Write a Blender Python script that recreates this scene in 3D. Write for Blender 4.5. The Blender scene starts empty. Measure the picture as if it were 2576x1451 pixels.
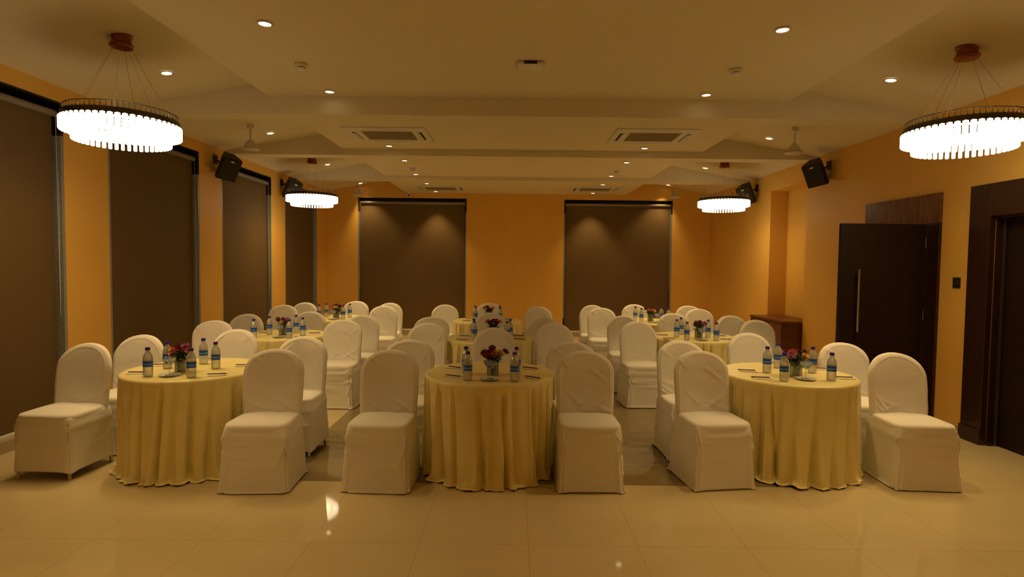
import bpy, math, random
from mathutils import Vector, Matrix, noise
PI = math.pi
R = math.radians
scene = bpy.context.scene
col = bpy.context.scene.collection

# ------------------------------------------------------------------ helpers
class MB:
    """collects geometry, then links it as one mesh object"""
    def __init__(s): s.v = []; s.f = []; s.m = []
    def add(s, vs, fs, mi=0):
        o = len(s.v); s.v += [tuple(p) for p in vs]
        for f in fs: s.f.append(tuple(i + o for i in f)); s.m.append(mi)
        return s
    def box(s, x0, x1, y0, y1, z0, z1, mi=0):
        vs = [(x0,y0,z0),(x1,y0,z0),(x1,y1,z0),(x0,y1,z0),(x0,y0,z1),(x1,y0,z1),(x1,y1,z1),(x0,y1,z1)]
        return s.add(vs, [(3,2,1,0),(4,5,6,7),(0,1,5,4),(1,2,6,5),(2,3,7,6),(3,0,4,7)], mi)
    def lathe(s, prof, n=32, c=(0,0,0), capb=True, capt=True, mi=0, wob=None):
        vs = []
        for (r, z) in prof:
            for i in range(n):
                a = 2*PI*i/n; rr = r if wob is None else wob(a, r, z)
                vs.append((c[0]+rr*math.cos(a), c[1]+rr*math.sin(a), c[2]+z))
        fs = []
        for j in range(len(prof)-1):
            for i in range(n):
                k = (i+1) % n
                fs.append((j*n+i, j*n+k, (j+1)*n+k, (j+1)*n+i))
        if capb: fs.append(tuple(reversed(range(n))))
        if capt: fs.append(tuple((len(prof)-1)*n+i for i in range(n)))
        return s.add(vs, fs, mi)
    def tube(s, pts, r, n=8, mi=0):
        pts = [Vector(p) for p in pts]; vs = []
        for i, p in enumerate(pts):
            d = (pts[min(i+1, len(pts)-1)] - pts[max(i-1, 0)]).normalized()
            up = Vector((0,0,1)) if abs(d.z) < .9 else Vector((1,0,0))
            a = d.cross(up).normalized(); b = d.cross(a)
            rr = r[i] if isinstance(r, (list, tuple)) else r
            for k in range(n):
                t = 2*PI*k/n; vs.append(p + a*rr*math.cos(t) + b*rr*math.sin(t))
        fs = []
        for j in range(len(pts)-1):
            for i in range(n):
                k = (i+1) % n; fs.append((j*n+i, j*n+k, (j+1)*n+k, (j+1)*n+i))
        fs.append(tuple(reversed(range(n)))); fs.append(tuple((len(pts)-1)*n+i for i in range(n)))
        return s.add(vs, fs, mi)
    def xform(s, M):
        s.v = [tuple(M @ Vector(p)) for p in s.v]; return s
    def build(s, name, mats, parent=None, smooth=False, bevel=0, loc=None):
        me = bpy.data.meshes.new(name)
        me.from_pydata(s.v, [], s.f); me.validate()
        if not isinstance(mats, (list, tuple)): mats = [mats]
        for m in mats: me.materials.append(m)
        if len(mats) > 1:
            for p, mi in zip(me.polygons, s.m): p.material_index = mi
        if smooth:
            for p in me.polygons: p.use_smooth = True
        o = bpy.data.objects.new(name, me); col.objects.link(o)
        if parent: o.parent = parent
        if loc: o.location = loc
        if bevel:
            b = o.modifiers.new('bevel', 'BEVEL'); b.width = bevel; b.segments = 2; b.limit_method = 'ANGLE'
        return o

def smooth_angle(o, ang=35):
    me = o.data
    for p in me.polygons: p.use_smooth = True
    me.set_sharp_from_angle(angle=R(ang))
    return o

def tag(o, label=None, cat=None, group=None, kind=None):
    if label: o['label'] = label
    if cat: o['category'] = cat
    if group: o['group'] = group
    if kind: o['kind'] = kind
    return o

def empty(name, loc=(0,0,0), rz=0, label=None, cat=None, group=None, kind=None):
    o = bpy.data.objects.new(name, None); col.objects.link(o)
    o.location = loc; o.rotation_euler = (0,0,rz); o.empty_display_size = .1
    return tag(o, label, cat, group, kind)

def copy_tree(o, parent=None):
    c = o.copy(); col.objects.link(c); c.parent = parent
    for ch in list(o.children): copy_tree(ch, c)
    return c

# ------------------------------------------------------------------ materials
def newmat(name):
    m = bpy.data.materials.new(name); m.use_nodes = True
    nt = m.node_tree; nt.nodes.clear()
    out = nt.nodes.new('ShaderNodeOutputMaterial')
    return m, nt, out
def pbr(name, c, rough=.6, metal=0, spec=.5, sheen=0, c2=None, nscale=6, bump=0, bscale=200, coat=0, stretch=None, trans=0, ior=1.45):
    m, nt, out = newmat(name)
    b = nt.nodes.new('ShaderNodeBsdfPrincipled')
    b.inputs['Base Color'].default_value = (*c, 1); b.inputs['Roughness'].default_value = rough
    b.inputs['Metallic'].default_value = metal; b.inputs['Specular IOR Level'].default_value = spec
    b.inputs['Sheen Weight'].default_value = sheen; b.inputs['Coat Weight'].default_value = coat
    b.inputs['Transmission Weight'].default_value = trans; b.inputs['IOR'].default_value = ior
    nt.links.new(b.outputs[0], out.inputs[0])
    tc = nt.nodes.new('ShaderNodeTexCoord')
    vec = tc.outputs['Object']
    if stretch:
        mp = nt.nodes.new('ShaderNodeMapping'); mp.inputs['Scale'].default_value = stretch
        nt.links.new(vec, mp.inputs['Vector']); vec = mp.outputs[0]
    if c2:
        n = nt.nodes.new('ShaderNodeTexNoise'); n.inputs['Scale'].default_value = nscale; n.inputs['Detail'].default_value = 5
        nt.links.new(vec, n.inputs['Vector'])
        r = nt.nodes.new('ShaderNodeValToRGB'); r.color_ramp.elements[0].position = .35; r.color_ramp.elements[1].position = .65
        r.color_ramp.elements[0].color = (*c, 1); r.color_ramp.elements[1].color = (*c2, 1)
        nt.links.new(n.outputs['Fac'], r.inputs[0]); nt.links.new(r.outputs[0], b.inputs['Base Color'])
    if bump:
        n = nt.nodes.new('ShaderNodeTexNoise'); n.inputs['Scale'].default_value = bscale; n.inputs['Detail'].default_value = 3
        nt.links.new(vec, n.inputs['Vector'])
        bp = nt.nodes.new('ShaderNodeBump'); bp.inputs['Strength'].default_value = bump; bp.inputs['Distance'].default_value = .005
        nt.links.new(n.outputs['Fac'], bp.inputs['Height']); nt.links.new(bp.outputs[0], b.inputs['Normal'])
    return m
def emit(name, c, s, sampling=None):
    m, nt, out = newmat(name)
    e = nt.nodes.new('ShaderNodeEmission'); e.inputs[0].default_value = (*c, 1); e.inputs[1].default_value = s
    nt.links.new(e.outputs[0], out.inputs[0])
    if sampling: m.cycles.emission_sampling = sampling
    return m
def clear(name, tint=(.95,.97,.98), gl=.12, rough=.03, haze=.06):
    """thin clear plastic or glass: see-through, with sharp reflections and a touch of haze"""
    m, nt, out = newmat(name)
    t = nt.nodes.new('ShaderNodeBsdfTransparent'); t.inputs[0].default_value = (*tint, 1)
    g = nt.nodes.new('ShaderNodeBsdfGlossy'); g.inputs['Roughness'].default_value = rough
    d = nt.nodes.new('ShaderNodeBsdfDiffuse'); d.inputs[0].default_value = (.8,.85,.88,1)
    lw = nt.nodes.new('ShaderNodeLayerWeight'); lw.inputs['Blend'].default_value = .35
    ma = nt.nodes.new('ShaderNodeMath'); ma.operation = 'MULTIPLY_ADD'; ma.inputs[1].default_value = .6; ma.inputs[2].default_value = gl
    nt.links.new(lw.outputs['Fresnel'], ma.inputs[0])
    m1 = nt.nodes.new('ShaderNodeMixShader'); nt.links.new(ma.outputs[0], m1.inputs[0])
    nt.links.new(t.outputs[0], m1.inputs[1]); nt.links.new(g.outputs[0], m1.inputs[2])
    m2 = nt.nodes.new('ShaderNodeMixShader'); m2.inputs[0].default_value = haze
    nt.links.new(m1.outputs[0], m2.inputs[1]); nt.links.new(d.outputs[0], m2.inputs[2])
    nt.links.new(m2.outputs[0], out.inputs[0])
    return m

WARM = (1.0, .668, .27)
M = {}
M['ceiling'] = pbr('ceiling_paint', (.73,.655,.48), .85, bump=.05, bscale=60)
M['wall'] = pbr('orange_wall_paint', (.76,.455,.10), .55, c2=(.73,.43,.09), nscale=2, bump=.05, bscale=90, spec=.35)
M['cover'] = pbr('white_chair_cover', (.79,.765,.73), .8, sheen=.25, bump=.12, bscale=500, spec=.2)
M['cloth'] = pbr('pale_gold_satin', (.80,.70,.31), .30, sheen=.05, c2=(.84,.74,.34), nscale=9, bump=.05, bscale=300, spec=.45)
M['granite'] = pbr('grey_granite', (.16,.17,.17), .4, c2=(.34,.35,.35), nscale=140, spec=.5)
M['blackmetal'] = pbr('black_frame', (.012,.012,.013), .4)
M['blind'] = pbr('brown_blind_fabric', (.128,.082,.034), .75, c2=(.148,.096,.041), nscale=120, bump=.15, bscale=400, spec=.25)
M['tube'] = pbr('grey_blind_tube', (.24,.21,.19), .45, metal=.2)
M['whitebar'] = pbr('white_plastic_bar', (.75,.72,.68), .5)
M['chain'] = pbr('white_bead_chain', (.6,.6,.58), .4)
M['darkwood'] = pbr('dark_veneer', (.018,.006,.004), .35, c2=(.030,.010,.006), nscale=7, stretch=(1.5,9,1.2), coat=.3)
M['redwood_lit'] = pbr('reddish_veneer_lit', (.085,.034,.018), .25, c2=(.17,.075,.042), nscale=6, stretch=(1.5,6,1.2), coat=.3)  # reddish wood, lightened: reflected light on the header is put into the colour
M['doorleaf'] = pbr('door_laminate', (.011,.0045,.0025), .5, c2=(.015,.006,.003), nscale=8, stretch=(9,1,1.2), spec=.3)
M['cabinet'] = pbr('walnut_laminate', (.11,.035,.012), .35, c2=(.17,.06,.02), nscale=5, stretch=(1,8,1.5))
M['steel'] = pbr('brushed_steel', (.55,.53,.50), .3, metal=1)
M['darkmetal'] = pbr('dark_chrome', (.10,.09,.085), .25, metal=.9)
M['bronze'] = pbr('copper_canopy', (.30,.085,.025), .28, metal=.85)
M['black'] = pbr('black_plastic', (.012,.010,.010), .55)
M['grille'] = pbr('black_grille', (.02,.018,.017), .7, bump=.6, bscale=500)
M['white'] = pbr('white_plastic', (.72,.70,.66), .5)
M['acgrille'] = pbr('ac_grille', (.36,.30,.18), .6)
M['fan'] = pbr('cream_fan_enamel', (.62,.58,.48), .35)
M['skirting'] = pbr('skirting_tile', (.42,.33,.2), .25, c2=(.38,.29,.17), nscale=4)
M['cap'] = pbr('blue_cap', (.05,.03,.40), .4)
M['pen'] = pbr('maroon_pen', (.07,.012,.02), .3)
M['paper'] = pbr('notepad_paper', (.66,.58,.47), .8)
M['porcelain'] = pbr('porcelain', (.78,.78,.74), .15)
M['bottle'] = clear('clear_bottle', (.98,.985,.985), .20, .06, .34)
M['glass'] = clear('clear_glass', (.96,.98,.97), .12, .04, .07)
M['vase'] = clear('vase_glass', (.93,.97,.92), .08, .02, .02)
M['water'] = clear('vase_water', (.42,.55,.25), .05, .03, .02)
M['winglass'] = pbr('dark_window_glass', (.01,.012,.015), .08)
M['leaf'] = pbr('foliage_green', (.04,.095,.02), .55, c2=(.10,.17,.035), nscale=30)
M['stem'] = pbr('stem_green', (.10,.16,.04), .5)
M['mint'] = pbr('blue_sweets', (.02,.22,.95), .35, c2=(.10,.45,1.0), nscale=120)
M['dark_void'] = pbr('opening_shade', (.02,.012,.008), .9)  # near-black colour standing in for the unlit depth beyond the doorway
for n, c in dict(red=(.30,.006,.010), maroon=(.13,.006,.014), pink=(.62,.14,.17), yellow=(.85,.55,.07), orange=(.80,.30,.03), purple=(.16,.03,.30), lilac=(.45,.12,.30)).items():
    M[n] = pbr(n+'_petal', c, .6, sheen=.3)
CREAM = M['cream'] = pbr('cream_petal_heart', (.80,.68,.35), .6)

def label_mat():
    m, nt, out = newmat('blue_bottle_label')
    b = nt.nodes.new('ShaderNodeBsdfPrincipled'); b.inputs['Roughness'].default_value = .35
    tc = nt.nodes.new('ShaderNodeTexCoord')
    sx = nt.nodes.new('ShaderNodeSeparateXYZ'); nt.links.new(tc.outputs['Object'], sx.inputs[0])
    # a pale wavy band across a blue wrap
    wv = nt.nodes.new('ShaderNodeTexNoise'); wv.inputs['Scale'].default_value = 55
    nt.links.new(tc.outputs['Object'], wv.inputs['Vector'])
    a = nt.nodes.new('ShaderNodeMath'); a.operation = 'MULTIPLY_ADD'; a.inputs[1].default_value = .02; nt.links.new(wv.outputs['Fac'], a.inputs[0])
    nt.links.new(sx.outputs['Z'], a.inputs[2])
    r = nt.nodes.new('ShaderNodeValToRGB'); r.color_ramp.interpolation = 'LINEAR'
    els = r.color_ramp.elements
    els[0].position = 0; els[0].color = (.01,.08,.62,1); els[1].position = 1; els[1].color = (.02,.16,.70,1)
    for p, c in ((.28,(.015,.11,.72,1)), (.43,(.12,.30,.85,1)), (.47,(.35,.55,.95,1)), (.52,(.015,.11,.74,1)), (.85,(.01,.08,.60,1))):
        e = els.new(p); e.color = c
    mr = nt.nodes.new('ShaderNodeMapRange'); mr.inputs['From Min'].default_value = .078; mr.inputs['From Max'].default_value = .130
    nt.links.new(a.outputs[0], mr.inputs['Value']); nt.links.new(mr.outputs[0], r.inputs[0])
    nt.links.new(r.outputs[0], b.inputs['Base Color']); nt.links.new(b.outputs[0], out.inputs[0])
    return m
M['label'] = label_mat()

def floor_mat():
    m, nt, out = newmat('polished_floor_tiles')
    b = nt.nodes.new('ShaderNodeBsdfPrincipled'); b.inputs['Roughness'].default_value = .10
    b.inputs['Specular IOR Level'].default_value = .55
    tc = nt.nodes.new('ShaderNodeTexCoord'); sx = nt.nodes.new('ShaderNodeSeparateXYZ')
    nt.links.new(tc.outputs['Object'], sx.inputs[0])
    def math_(op, a, b_=None, c=None):
        n = nt.nodes.new('ShaderNodeMath'); n.operation = op
        for i, v in enumerate((a, b_, c)):
            if v is None: continue
            if isinstance(v, (int, float)): n.inputs[i].default_value = v
            else: nt.links.new(v, n.inputs[i])
        return n.outputs[0]
    X, Y = sx.outputs['X'], sx.outputs['Y']
    # inset of dark tiles
    dx = math_('LESS_THAN', math_('ABSOLUTE', math_('SUBTRACT', X, .10)), 1.85)
    dy = math_('MULTIPLY', math_('GREATER_THAN', Y, 4.0), math_('LESS_THAN', Y, 9.0))
    dark = math_('MULTIPLY', dx, dy)
    # joints
    fx = math_('ABSOLUTE', math_('SUBTRACT', math_('FRACT', math_('DIVIDE', math_('ADD', X, 40*.615 - .095 + .3075), .615)), .5))
    jx = math_('LESS_THAN', fx, .0030)
    yoff = math_('MULTIPLY', dark, .43)
    fy = math_('ABSOLUTE', math_('SUBTRACT', math_('FRACT', math_('DIVIDE', math_('SUBTRACT', math_('ADD', Y, 40*.885 - 4.0 + .4425), yoff), .885)), .5))
    jy = math_('LESS_THAN', fy, .0022)
    jx = math_('MULTIPLY', jx, math_('SUBTRACT', 1.0, math_('MULTIPLY', dark, .6)))
    joint = math_('MAXIMUM', jx, jy)
    n = nt.nodes.new('ShaderNodeTexNoise'); n.inputs['Scale'].default_value = 1.3; n.inputs['Detail'].default_value = 8
    mp = nt.nodes.new('ShaderNodeMapping'); mp.inputs['Scale'].default_value = (1,2.5,1); nt.links.new(tc.outputs['Object'], mp.inputs[0]); nt.links.new(mp.outputs[0], n.inputs['Vector'])
    r1 = nt.nodes.new('ShaderNodeValToRGB'); r1.color_ramp.elements[0].position = .3; r1.color_ramp.elements[1].position = .7
    r1.color_ramp.elements[0].color = (.57,.47,.26,1); r1.color_ramp.elements[1].color = (.62,.51,.295,1)
    r2 = nt.nodes.new('ShaderNodeValToRGB'); r2.color_ramp.elements[0].position = .3; r2.color_ramp.elements[1].position = .7
    r2.color_ramp.elements[0].color = (.215,.165,.078,1); r2.color_ramp.elements[1].color = (.25,.195,.095,1)
    nt.links.new(n.outputs['Fac'], r1.inputs[0]); nt.links.new(n.outputs['Fac'], r2.inputs[0])
    mx = nt.nodes.new('ShaderNodeMix'); mx.data_type = 'RGBA'; nt.links.new(dark, mx.inputs['Factor'])
    nt.links.new(r1.outputs[0], mx.inputs['A']); nt.links.new(r2.outputs[0], mx.inputs['B'])
    jc = nt.nodes.new('ShaderNodeMix'); jc.data_type = 'RGBA'; nt.links.new(dark, jc.inputs['Factor'])
    jc.inputs['A'].default_value = (.44,.36,.20,1); jc.inputs['B'].default_value = (.45,.36,.22,1)
    m3 = nt.nodes.new('ShaderNodeMix'); m3.data_type = 'RGBA'; nt.links.new(joint, m3.inputs['Factor'])
    nt.links.new(mx.outputs['Result'], m3.inputs['A']); nt.links.new(jc.outputs['Result'], m3.inputs['B'])
    nt.links.new(m3.outputs['Result'], b.inputs['Base Color'])
    n2 = nt.nodes.new('ShaderNodeTexNoise'); n2.inputs['Scale'].default_value = 3.0
    rr = nt.nodes.new('ShaderNodeMapRange'); rr.inputs['To Min'].default_value = .03; rr.inputs['To Max'].default_value = .06
    nt.links.new(tc.outputs['Object'], n2.inputs['Vector']); nt.links.new(n2.outputs['Fac'], rr.inputs[0]); nt.links.new(rr.outputs[0], b.inputs['Roughness'])
    nt.links.new(b.outputs[0], out.inputs[0])
    return m
M['floor'] = floor_mat()

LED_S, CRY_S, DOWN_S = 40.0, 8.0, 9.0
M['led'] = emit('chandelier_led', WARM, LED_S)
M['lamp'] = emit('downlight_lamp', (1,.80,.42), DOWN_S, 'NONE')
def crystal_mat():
    m, nt, out = newmat('self_lit_crystal')
    e = nt.nodes.new('ShaderNodeEmission'); e.inputs[0].default_value = (1,.80,.50,1); e.inputs[1].default_value = CRY_S  # glow put into the crystals themselves; the LED is the actual lamp
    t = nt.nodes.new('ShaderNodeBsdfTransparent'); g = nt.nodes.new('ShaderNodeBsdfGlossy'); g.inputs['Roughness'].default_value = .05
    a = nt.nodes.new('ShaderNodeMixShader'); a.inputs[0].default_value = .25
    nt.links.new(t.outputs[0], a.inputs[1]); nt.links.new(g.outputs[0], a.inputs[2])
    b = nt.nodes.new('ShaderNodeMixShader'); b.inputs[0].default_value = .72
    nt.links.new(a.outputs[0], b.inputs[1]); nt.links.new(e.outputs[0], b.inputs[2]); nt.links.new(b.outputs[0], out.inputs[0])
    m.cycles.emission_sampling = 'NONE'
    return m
M['crystal'] = crystal_mat()
M['bead'] = clear('crystal_bead', (.9,.88,.85), .35, .05, .60)

# ------------------------------------------------------------------ room shell
XL, XR, YB, YF = -4.12, 4.25, 12.35, -3.2
ZW = 3.13
def struct(name, mb, m, parent=None, **k):
    o = mb.build(name, m, parent, **k)
    if parent is None: o['kind'] = 'structure'
    return o
struct('floor', MB().box(XL-.4, XR+.5, YF-.2, YB+.4, -.12, 0), M['floor'])
WT, WB = 2.99, .09                      # window opening heights
left_open = [(2.97, 5.17), (5.73, 7.38), (7.94, 9.56), (10.12, 11.75)]
wl = MB(); y = YF
for (a, b) in left_open:
    wl.box(XL-.30, XL, y, a, 0, 3.5); wl.box(XL-.30, XL, a, b, 0, WB); wl.box(XL-.30, XL, a, b, WT, 3.5); y = b
wl.box(XL-.30, XL, y, YB, 0, 3.5)
struct('wall_left', wl, M['wall'])
back_open = [(-3.43, -1.06), (1.06, 3.42)]
wb = MB(); x = XL-.3
for (a, b) in back_open:
    wb.box(x, a, YB, YB+.3, 0, 3.6); wb.box(a, b, YB, YB+.3, 0, WB); wb.box(a, b, YB, YB+.3, WT, 3.6); x = b
wb.box(x, XR+.5, YB, YB+.3, 0, 3.6)
struct('wall_back', wb, M['wall'])
struct('wall_front', MB().box(XL-.3, XR+.5, YF-.2, YF, 0, 3.6), M['wall'])
D2 = (3.83, 5.03); D1 = (5.86, 6.66); NI = (8.31, 9.47)
wr = MB()
wr.box(XR, XR+.5, YF, D2[0], 0, 3.5)
wr.box(XR, XR+.5, D2[0], D2[1], 2.05, 3.5)
wr.box(XR, XR+.5, D2[1], D1[0], 0, 3.5)
wr.box(XR, XR+.5, D1[0], D1[1], 2.04, 3.5)
wr.box(XR, XR+.5, D1[1], NI[0], 0, 3.5)
wr.box(XR, XR+.5, NI[0], NI[1], 2.835, 3.5)
wr.box(XR+.29, XR+.5, NI[0], NI[1], 0, 2.835)
wr.box(XR, XR+.5, NI[1], YB, 0, 3.5)
struct('wall_right', wr, M['wall'])

# sloped side ceilings meeting a flat middle that stays hidden above the dropped panels
cl = MB()
sl = .18
pts = [(XL-.3, ZW-.3*sl), (XL, ZW), (-2.2, ZW+sl*1.92), (2.2, ZW+sl*2.05), (XR, ZW), (XR+.5, ZW-.5*sl)]
vs = []
for yy in (YF-.2, YB+.3):
    for (px, pz) in pts: vs.append((px, yy, pz))
for yy in (YF-.2, YB+.3):
    for (px, pz) in pts: vs.append((px, yy, 3.75))
n = len(pts)
fs = []
for i in range(n-1):
    fs.append((i, i+1, n+i+1, n+i)); fs.append((2*n+i, 3*n+i, 3*n+i+1, 2*n+i+1))
    fs.append((i, 2*n+i, 2*n+i+1, i+1)); fs.append((n+i, n+i+1, 3*n+i+1, 3*n+i))
fs.append((0, n, 3*n, 2*n)); fs.append((n-1, 3*n-1, 4*n-1, 2*n-1))
struct('ceiling', cl.add(vs, fs), M['ceiling'])
ZB = 3.09
beams = [(5.85, 6.10), (8.03, 8.28), (10.33, 10.58)]
for i, (a, b) in enumerate(beams):
    struct('trim_%d' % (i+1), MB().box(XL-.02, XR+.02, a, b, ZB, 3.6), M['ceiling'])
panels = [(YF, 5.85, -2.55, 2.78, 3.273), (6.10, 8.03, -2.45, 2.62, 3.18), (8.28, 10.33, -2.38, 2.44, 3.16), (10.58, YB, -2.38, 2.40, 3.105)]
for i, (a, b, x0, x1, z) in enumerate(panels):
    struct('trim_%d' % (i+4), MB().box(x0, x1, a, b, z, 3.6), M['ceiling'])
# skirting
sk = MB(); 
y = YF
for (a, b) in left_open:
    sk.box(XL, XL+.012, y, a, 0, .085); sk.box(XL-.0, XL+.012, a, b, 0, .092); y = b
sk.box(XL, XL+.012, y, YB, 0, .085)
struct('baseboard_left', sk, M['skirting'])
struct('baseboard_back', MB().box(XL+.012, XR, YB-.012, YB, 0, .085), M['skirting'])
sk = MB()
for (a, b) in ((YF, 3.58), (5.28, 5.66), (6.87, NI[0]), (NI[1], YB-.012)): sk.box(XR-.012, XR, a, b, 0, .085)
struct('baseboard_right', sk, M['skirting'])

# ------------------------------------------------------------------ windows and blinds
def window(idx, T, W):
    """T maps local (along, depth outward, z) to world; W is the opening width"""
    w = empty('window_%d' % idx, kind='structure')
    g = MB()
    g.box(0, .03, 0.002, .20, .40, 2.69); g.box(W-.03, W, .002, .20, .40, 2.69)
    g.xform(T).build('stone_jamb', M['granite'], w)
    MB().box(0, W, -.013, .20, WB, WB+.005).xform(T).build('window_sill', M['skirting'], w)
    f = MB()
    f.box(0, .05, .20, .26, WB, WT); f.box(W-.05, W, .20, .26, WB, WT)
    f.box(.05, W-.05, .20, .26, WT-.06, WT); f.box(.05, W-.05, .20, .26, WB, WB+.06); f.box(W/2-.03, W/2+.03, .20, .26, WB+.06, WT-.06)
    f.box(0, .03, .002, .20, WB, .40); f.box(W-.03, W, .002, .20, WB, .40)
    f.box(0, .03, .002, .20, 2.69, WT); f.box(W-.03, W, .002, .20, 2.69, WT); f.box(.03, W-.03, .002, .20, WT-.015, WT)
    f.xform(T).build('window_frame', M['blackmetal'], w)
    MB().box(.05, W-.05, .225, .235, WB+.06, WT-.06).xform(T).build('glass', M['winglass'], w)
def blind(T, W, label, chain_far=True, back=False):
    b = empty('roller_blind', T @ Vector((W/2, .07, WB)), 0, label, 'blind', 'brown roller blinds')
    inv = Matrix.Translation(-(T @ Vector((W/2, .07, WB))))
    TT = inv @ T
    gap = .045
    MB().box(gap, W-gap, .068, .072, WB+.03, WT-.11).xform(TT).build('fabric', M['blind'], b)
    # cassette tube near the head of the opening
    t = MB(); seg = 16; vs = []; r = .032
    for k, xx in enumerate((.03, W-.03)):
        for i in range(seg):
            a = 2*PI*i/seg; vs.append((xx, .06+r*math.cos(a), WT-.10+r*math.sin(a)))
    fs = [(i, (i+1) % seg, seg+(i+1) % seg, seg+i) for i in range(seg)] + [tuple(range(seg)), tuple(range(2*seg-1, seg-1, -1))]
    smooth_angle(t.add(vs, fs).xform(TT).build('roller_tube', M['tube'], b))
    for xx in (.012, W-.03):
        MB().box(xx, xx+.018, .02, .10, WT-.145, WT-.04).xform(TT).build('bracket', M['tube'], b, bevel=.004)
    bar = MB().box(gap-.005, W-gap+.005, .052, .082, WB+.0, WB+.034).xform(TT).build('bottom_bar', M['whitebar'], b, bevel=.006)
    xx = W-.035 if chain_far else .035
    c = MB(); 
    c.tube([(xx-.006, .035, WT-.12), (xx-.010, .03, 2.0), (xx-.004, .03, 1.05)], .0022, 6)
    c.tube([(xx+.010, .035, WT-.12), (xx+.004, .03, 2.0), (xx-.004, .03, 1.05)], .0022, 6)
    c.xform(TT).build('bead_chain', M['chain'], b)
lw_names = ['brown roller blind on the left wall, nearest the camera and cut by the frame', 'brown roller blind on the left wall, behind the hanging front left chandelier',
            'brown roller blind on the left wall, beside the nearer left loudspeaker', 'narrow-looking brown roller blind on the left wall, last before the back corner']
for i, (a, b) in enumerate(left_open):
    T = Matrix(((0,-1,0,XL), (1,0,0,a), (0,0,1,0), (0,0,0,1)))
    window(i+1, T, b-a); blind(T, b-a, lw_names[i])
bw_names = ['brown roller blind on the back wall, left of the central orange pier', 'brown roller blind on the back wall, right of the central orange pier']
for i, (a, b) in enumerate(back_open):
    T = Matrix(((1,0,0,a), (0,1,0,YB), (0,0,1,0), (0,0,0,1)))
    window(i+5, T, b-a); blind(T, b-a, bw_names[i], chain_far=(i == 1))

# ------------------------------------------------------------------ doors, switch, cabinet
d1 = empty('door_1', (XR, 5.86, 0), kind='structure')
f = MB(); pr = -.03
f.box(pr, 0, -.20, 0, 0, 2.04); f.box(pr, 0, .80, 1.00, 0, 2.04)
f.build('architrave', M['darkwood'], d1, bevel=.003)
MB().box(pr-.002, 0, -.20, 1.0, 2.04, 2.34).build('transom_panel', M['redwood_lit'], d1, bevel=.003)
MB().box(0, .03, 0, .80, 2.01, 2.04).box(0, .30, -.0, .025, 0, 2.01).box(0, .30, .775, .80, 0, 2.01).build('door_lining', M['darkwood'], d1)
MB().box(.30, .33, .0, .80, 0, 2.04).build('passage_shade', M['dark_void'], d1)  # flat panel painted dark in place of the shaded corridor
lf = MB().box(-.91, -.045, -.045, -.003, .008, 2.035).build('door_leaf', M['doorleaf'], d1, bevel=.002)
h = MB(); h.tube([(-.745, -.10, .93), (-.745, -.10, 1.567)], .011, 12)
smooth_angle(h.build('door_handle', M['steel'], lf))
for z in (1.00, 1.50): MB().tube([(-.745, -.10, z), (-.745, -.045, z)], .008, 8).build('handle_mount', M['darkmetal'], lf)
for z in (.3, 1.1, 1.85): MB().tube([(-.036, -.028, z-.05), (-.036, -.028, z+.05)], .008, 8).build('hinge', M['steel'], d1)

d2 = empty('door_2', (XR, D2[0], 0), kind='structure')
W2 = D2[1]-D2[0]
f = MB(); f.box(-.055, 0, -.23, 0, .14, 2.34).box(-.055, 0, W2, W2+.23, .14, 2.34).box(-.055, 0, 0, W2, 2.05, 2.34)
f.box(-.065, 0, -.24, .0, 0, .14).box(-.065, 0, W2, W2+.24, 0, .14)
f.build('architrave', M['darkwood'], d2, bevel=.004)
MB().box(0, .16, 0, .02, 0, 2.05).box(0, .16, W2-.02, W2, 0, 2.05).box(0, .16, .02, W2-.02, 2.03, 2.05).build('door_lining', M['darkwood'], d2)
MB().box(.055, .075, W2-.026, W2-.02, 0, 2.03).build('edge_strip', M['steel'], d2)
lf = MB().box(.09, .13, .022, W2-.022, .006, 2.028).build('door_leaf', M['doorleaf'], d2, bevel=.002)
smooth_angle(MB().tube([(.04, .12, .93), (.04, .12, 1.57)], .011, 12).tube([(.04,.12,1.0), (.09,.12,1.0)], .008, 8).tube([(.04,.12,1.5), (.09,.12,1.5)], .008, 8).build('door_handle', M['steel'], lf))

s = empty('light_switch', (XR, 5.44, 1.45), 0, 'small dark switch plate on the orange wall between the two dark doors', 'switch')
MB().box(-.010, 0, -.045, .045, -.05, .05).build('plate', M['black'], s, bevel=.003)
for k in (-.021, .021): MB().box(-.015, -.010, k-.015, k+.015, -.025, .025).build('rocker', M['grille'], s, bevel=.002)

c = empty('wooden_cabinet', (3.96, 8.33, 0), 0, 'low brown wooden cabinet standing in the wall niche on the right', 'cabinet')
MB().box(.012, XR-3.96+.27, .012, 1.115, .06, .745).build('body', M['cabinet'], c, bevel=.003)
MB().box(-.01, XR-3.96+.275, -.01, 1.125, .745, .78).build('cabinet_top', M['cabinet'], c, bevel=.003)
MB().box(.03, .5, .03, 1.10, 0, .06).build('plinth', M['black'], c)
for k in range(2):
    dd = MB().box(-.006, .012, .02+k*.545, .56+k*.545, .075, .735).build('door', M['cabinet'], c, bevel=.003)
    MB().lathe([(0.001,0),(.014,.004),(.014,.018),(.006,.024)], 12).xform(Matrix.Translation((-.006, .52 if k == 0 else .61, .60)) @ Matrix.Rotation(-PI/2, 4, 'Y')).build('knob', M['steel'], dd, smooth=True)

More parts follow.
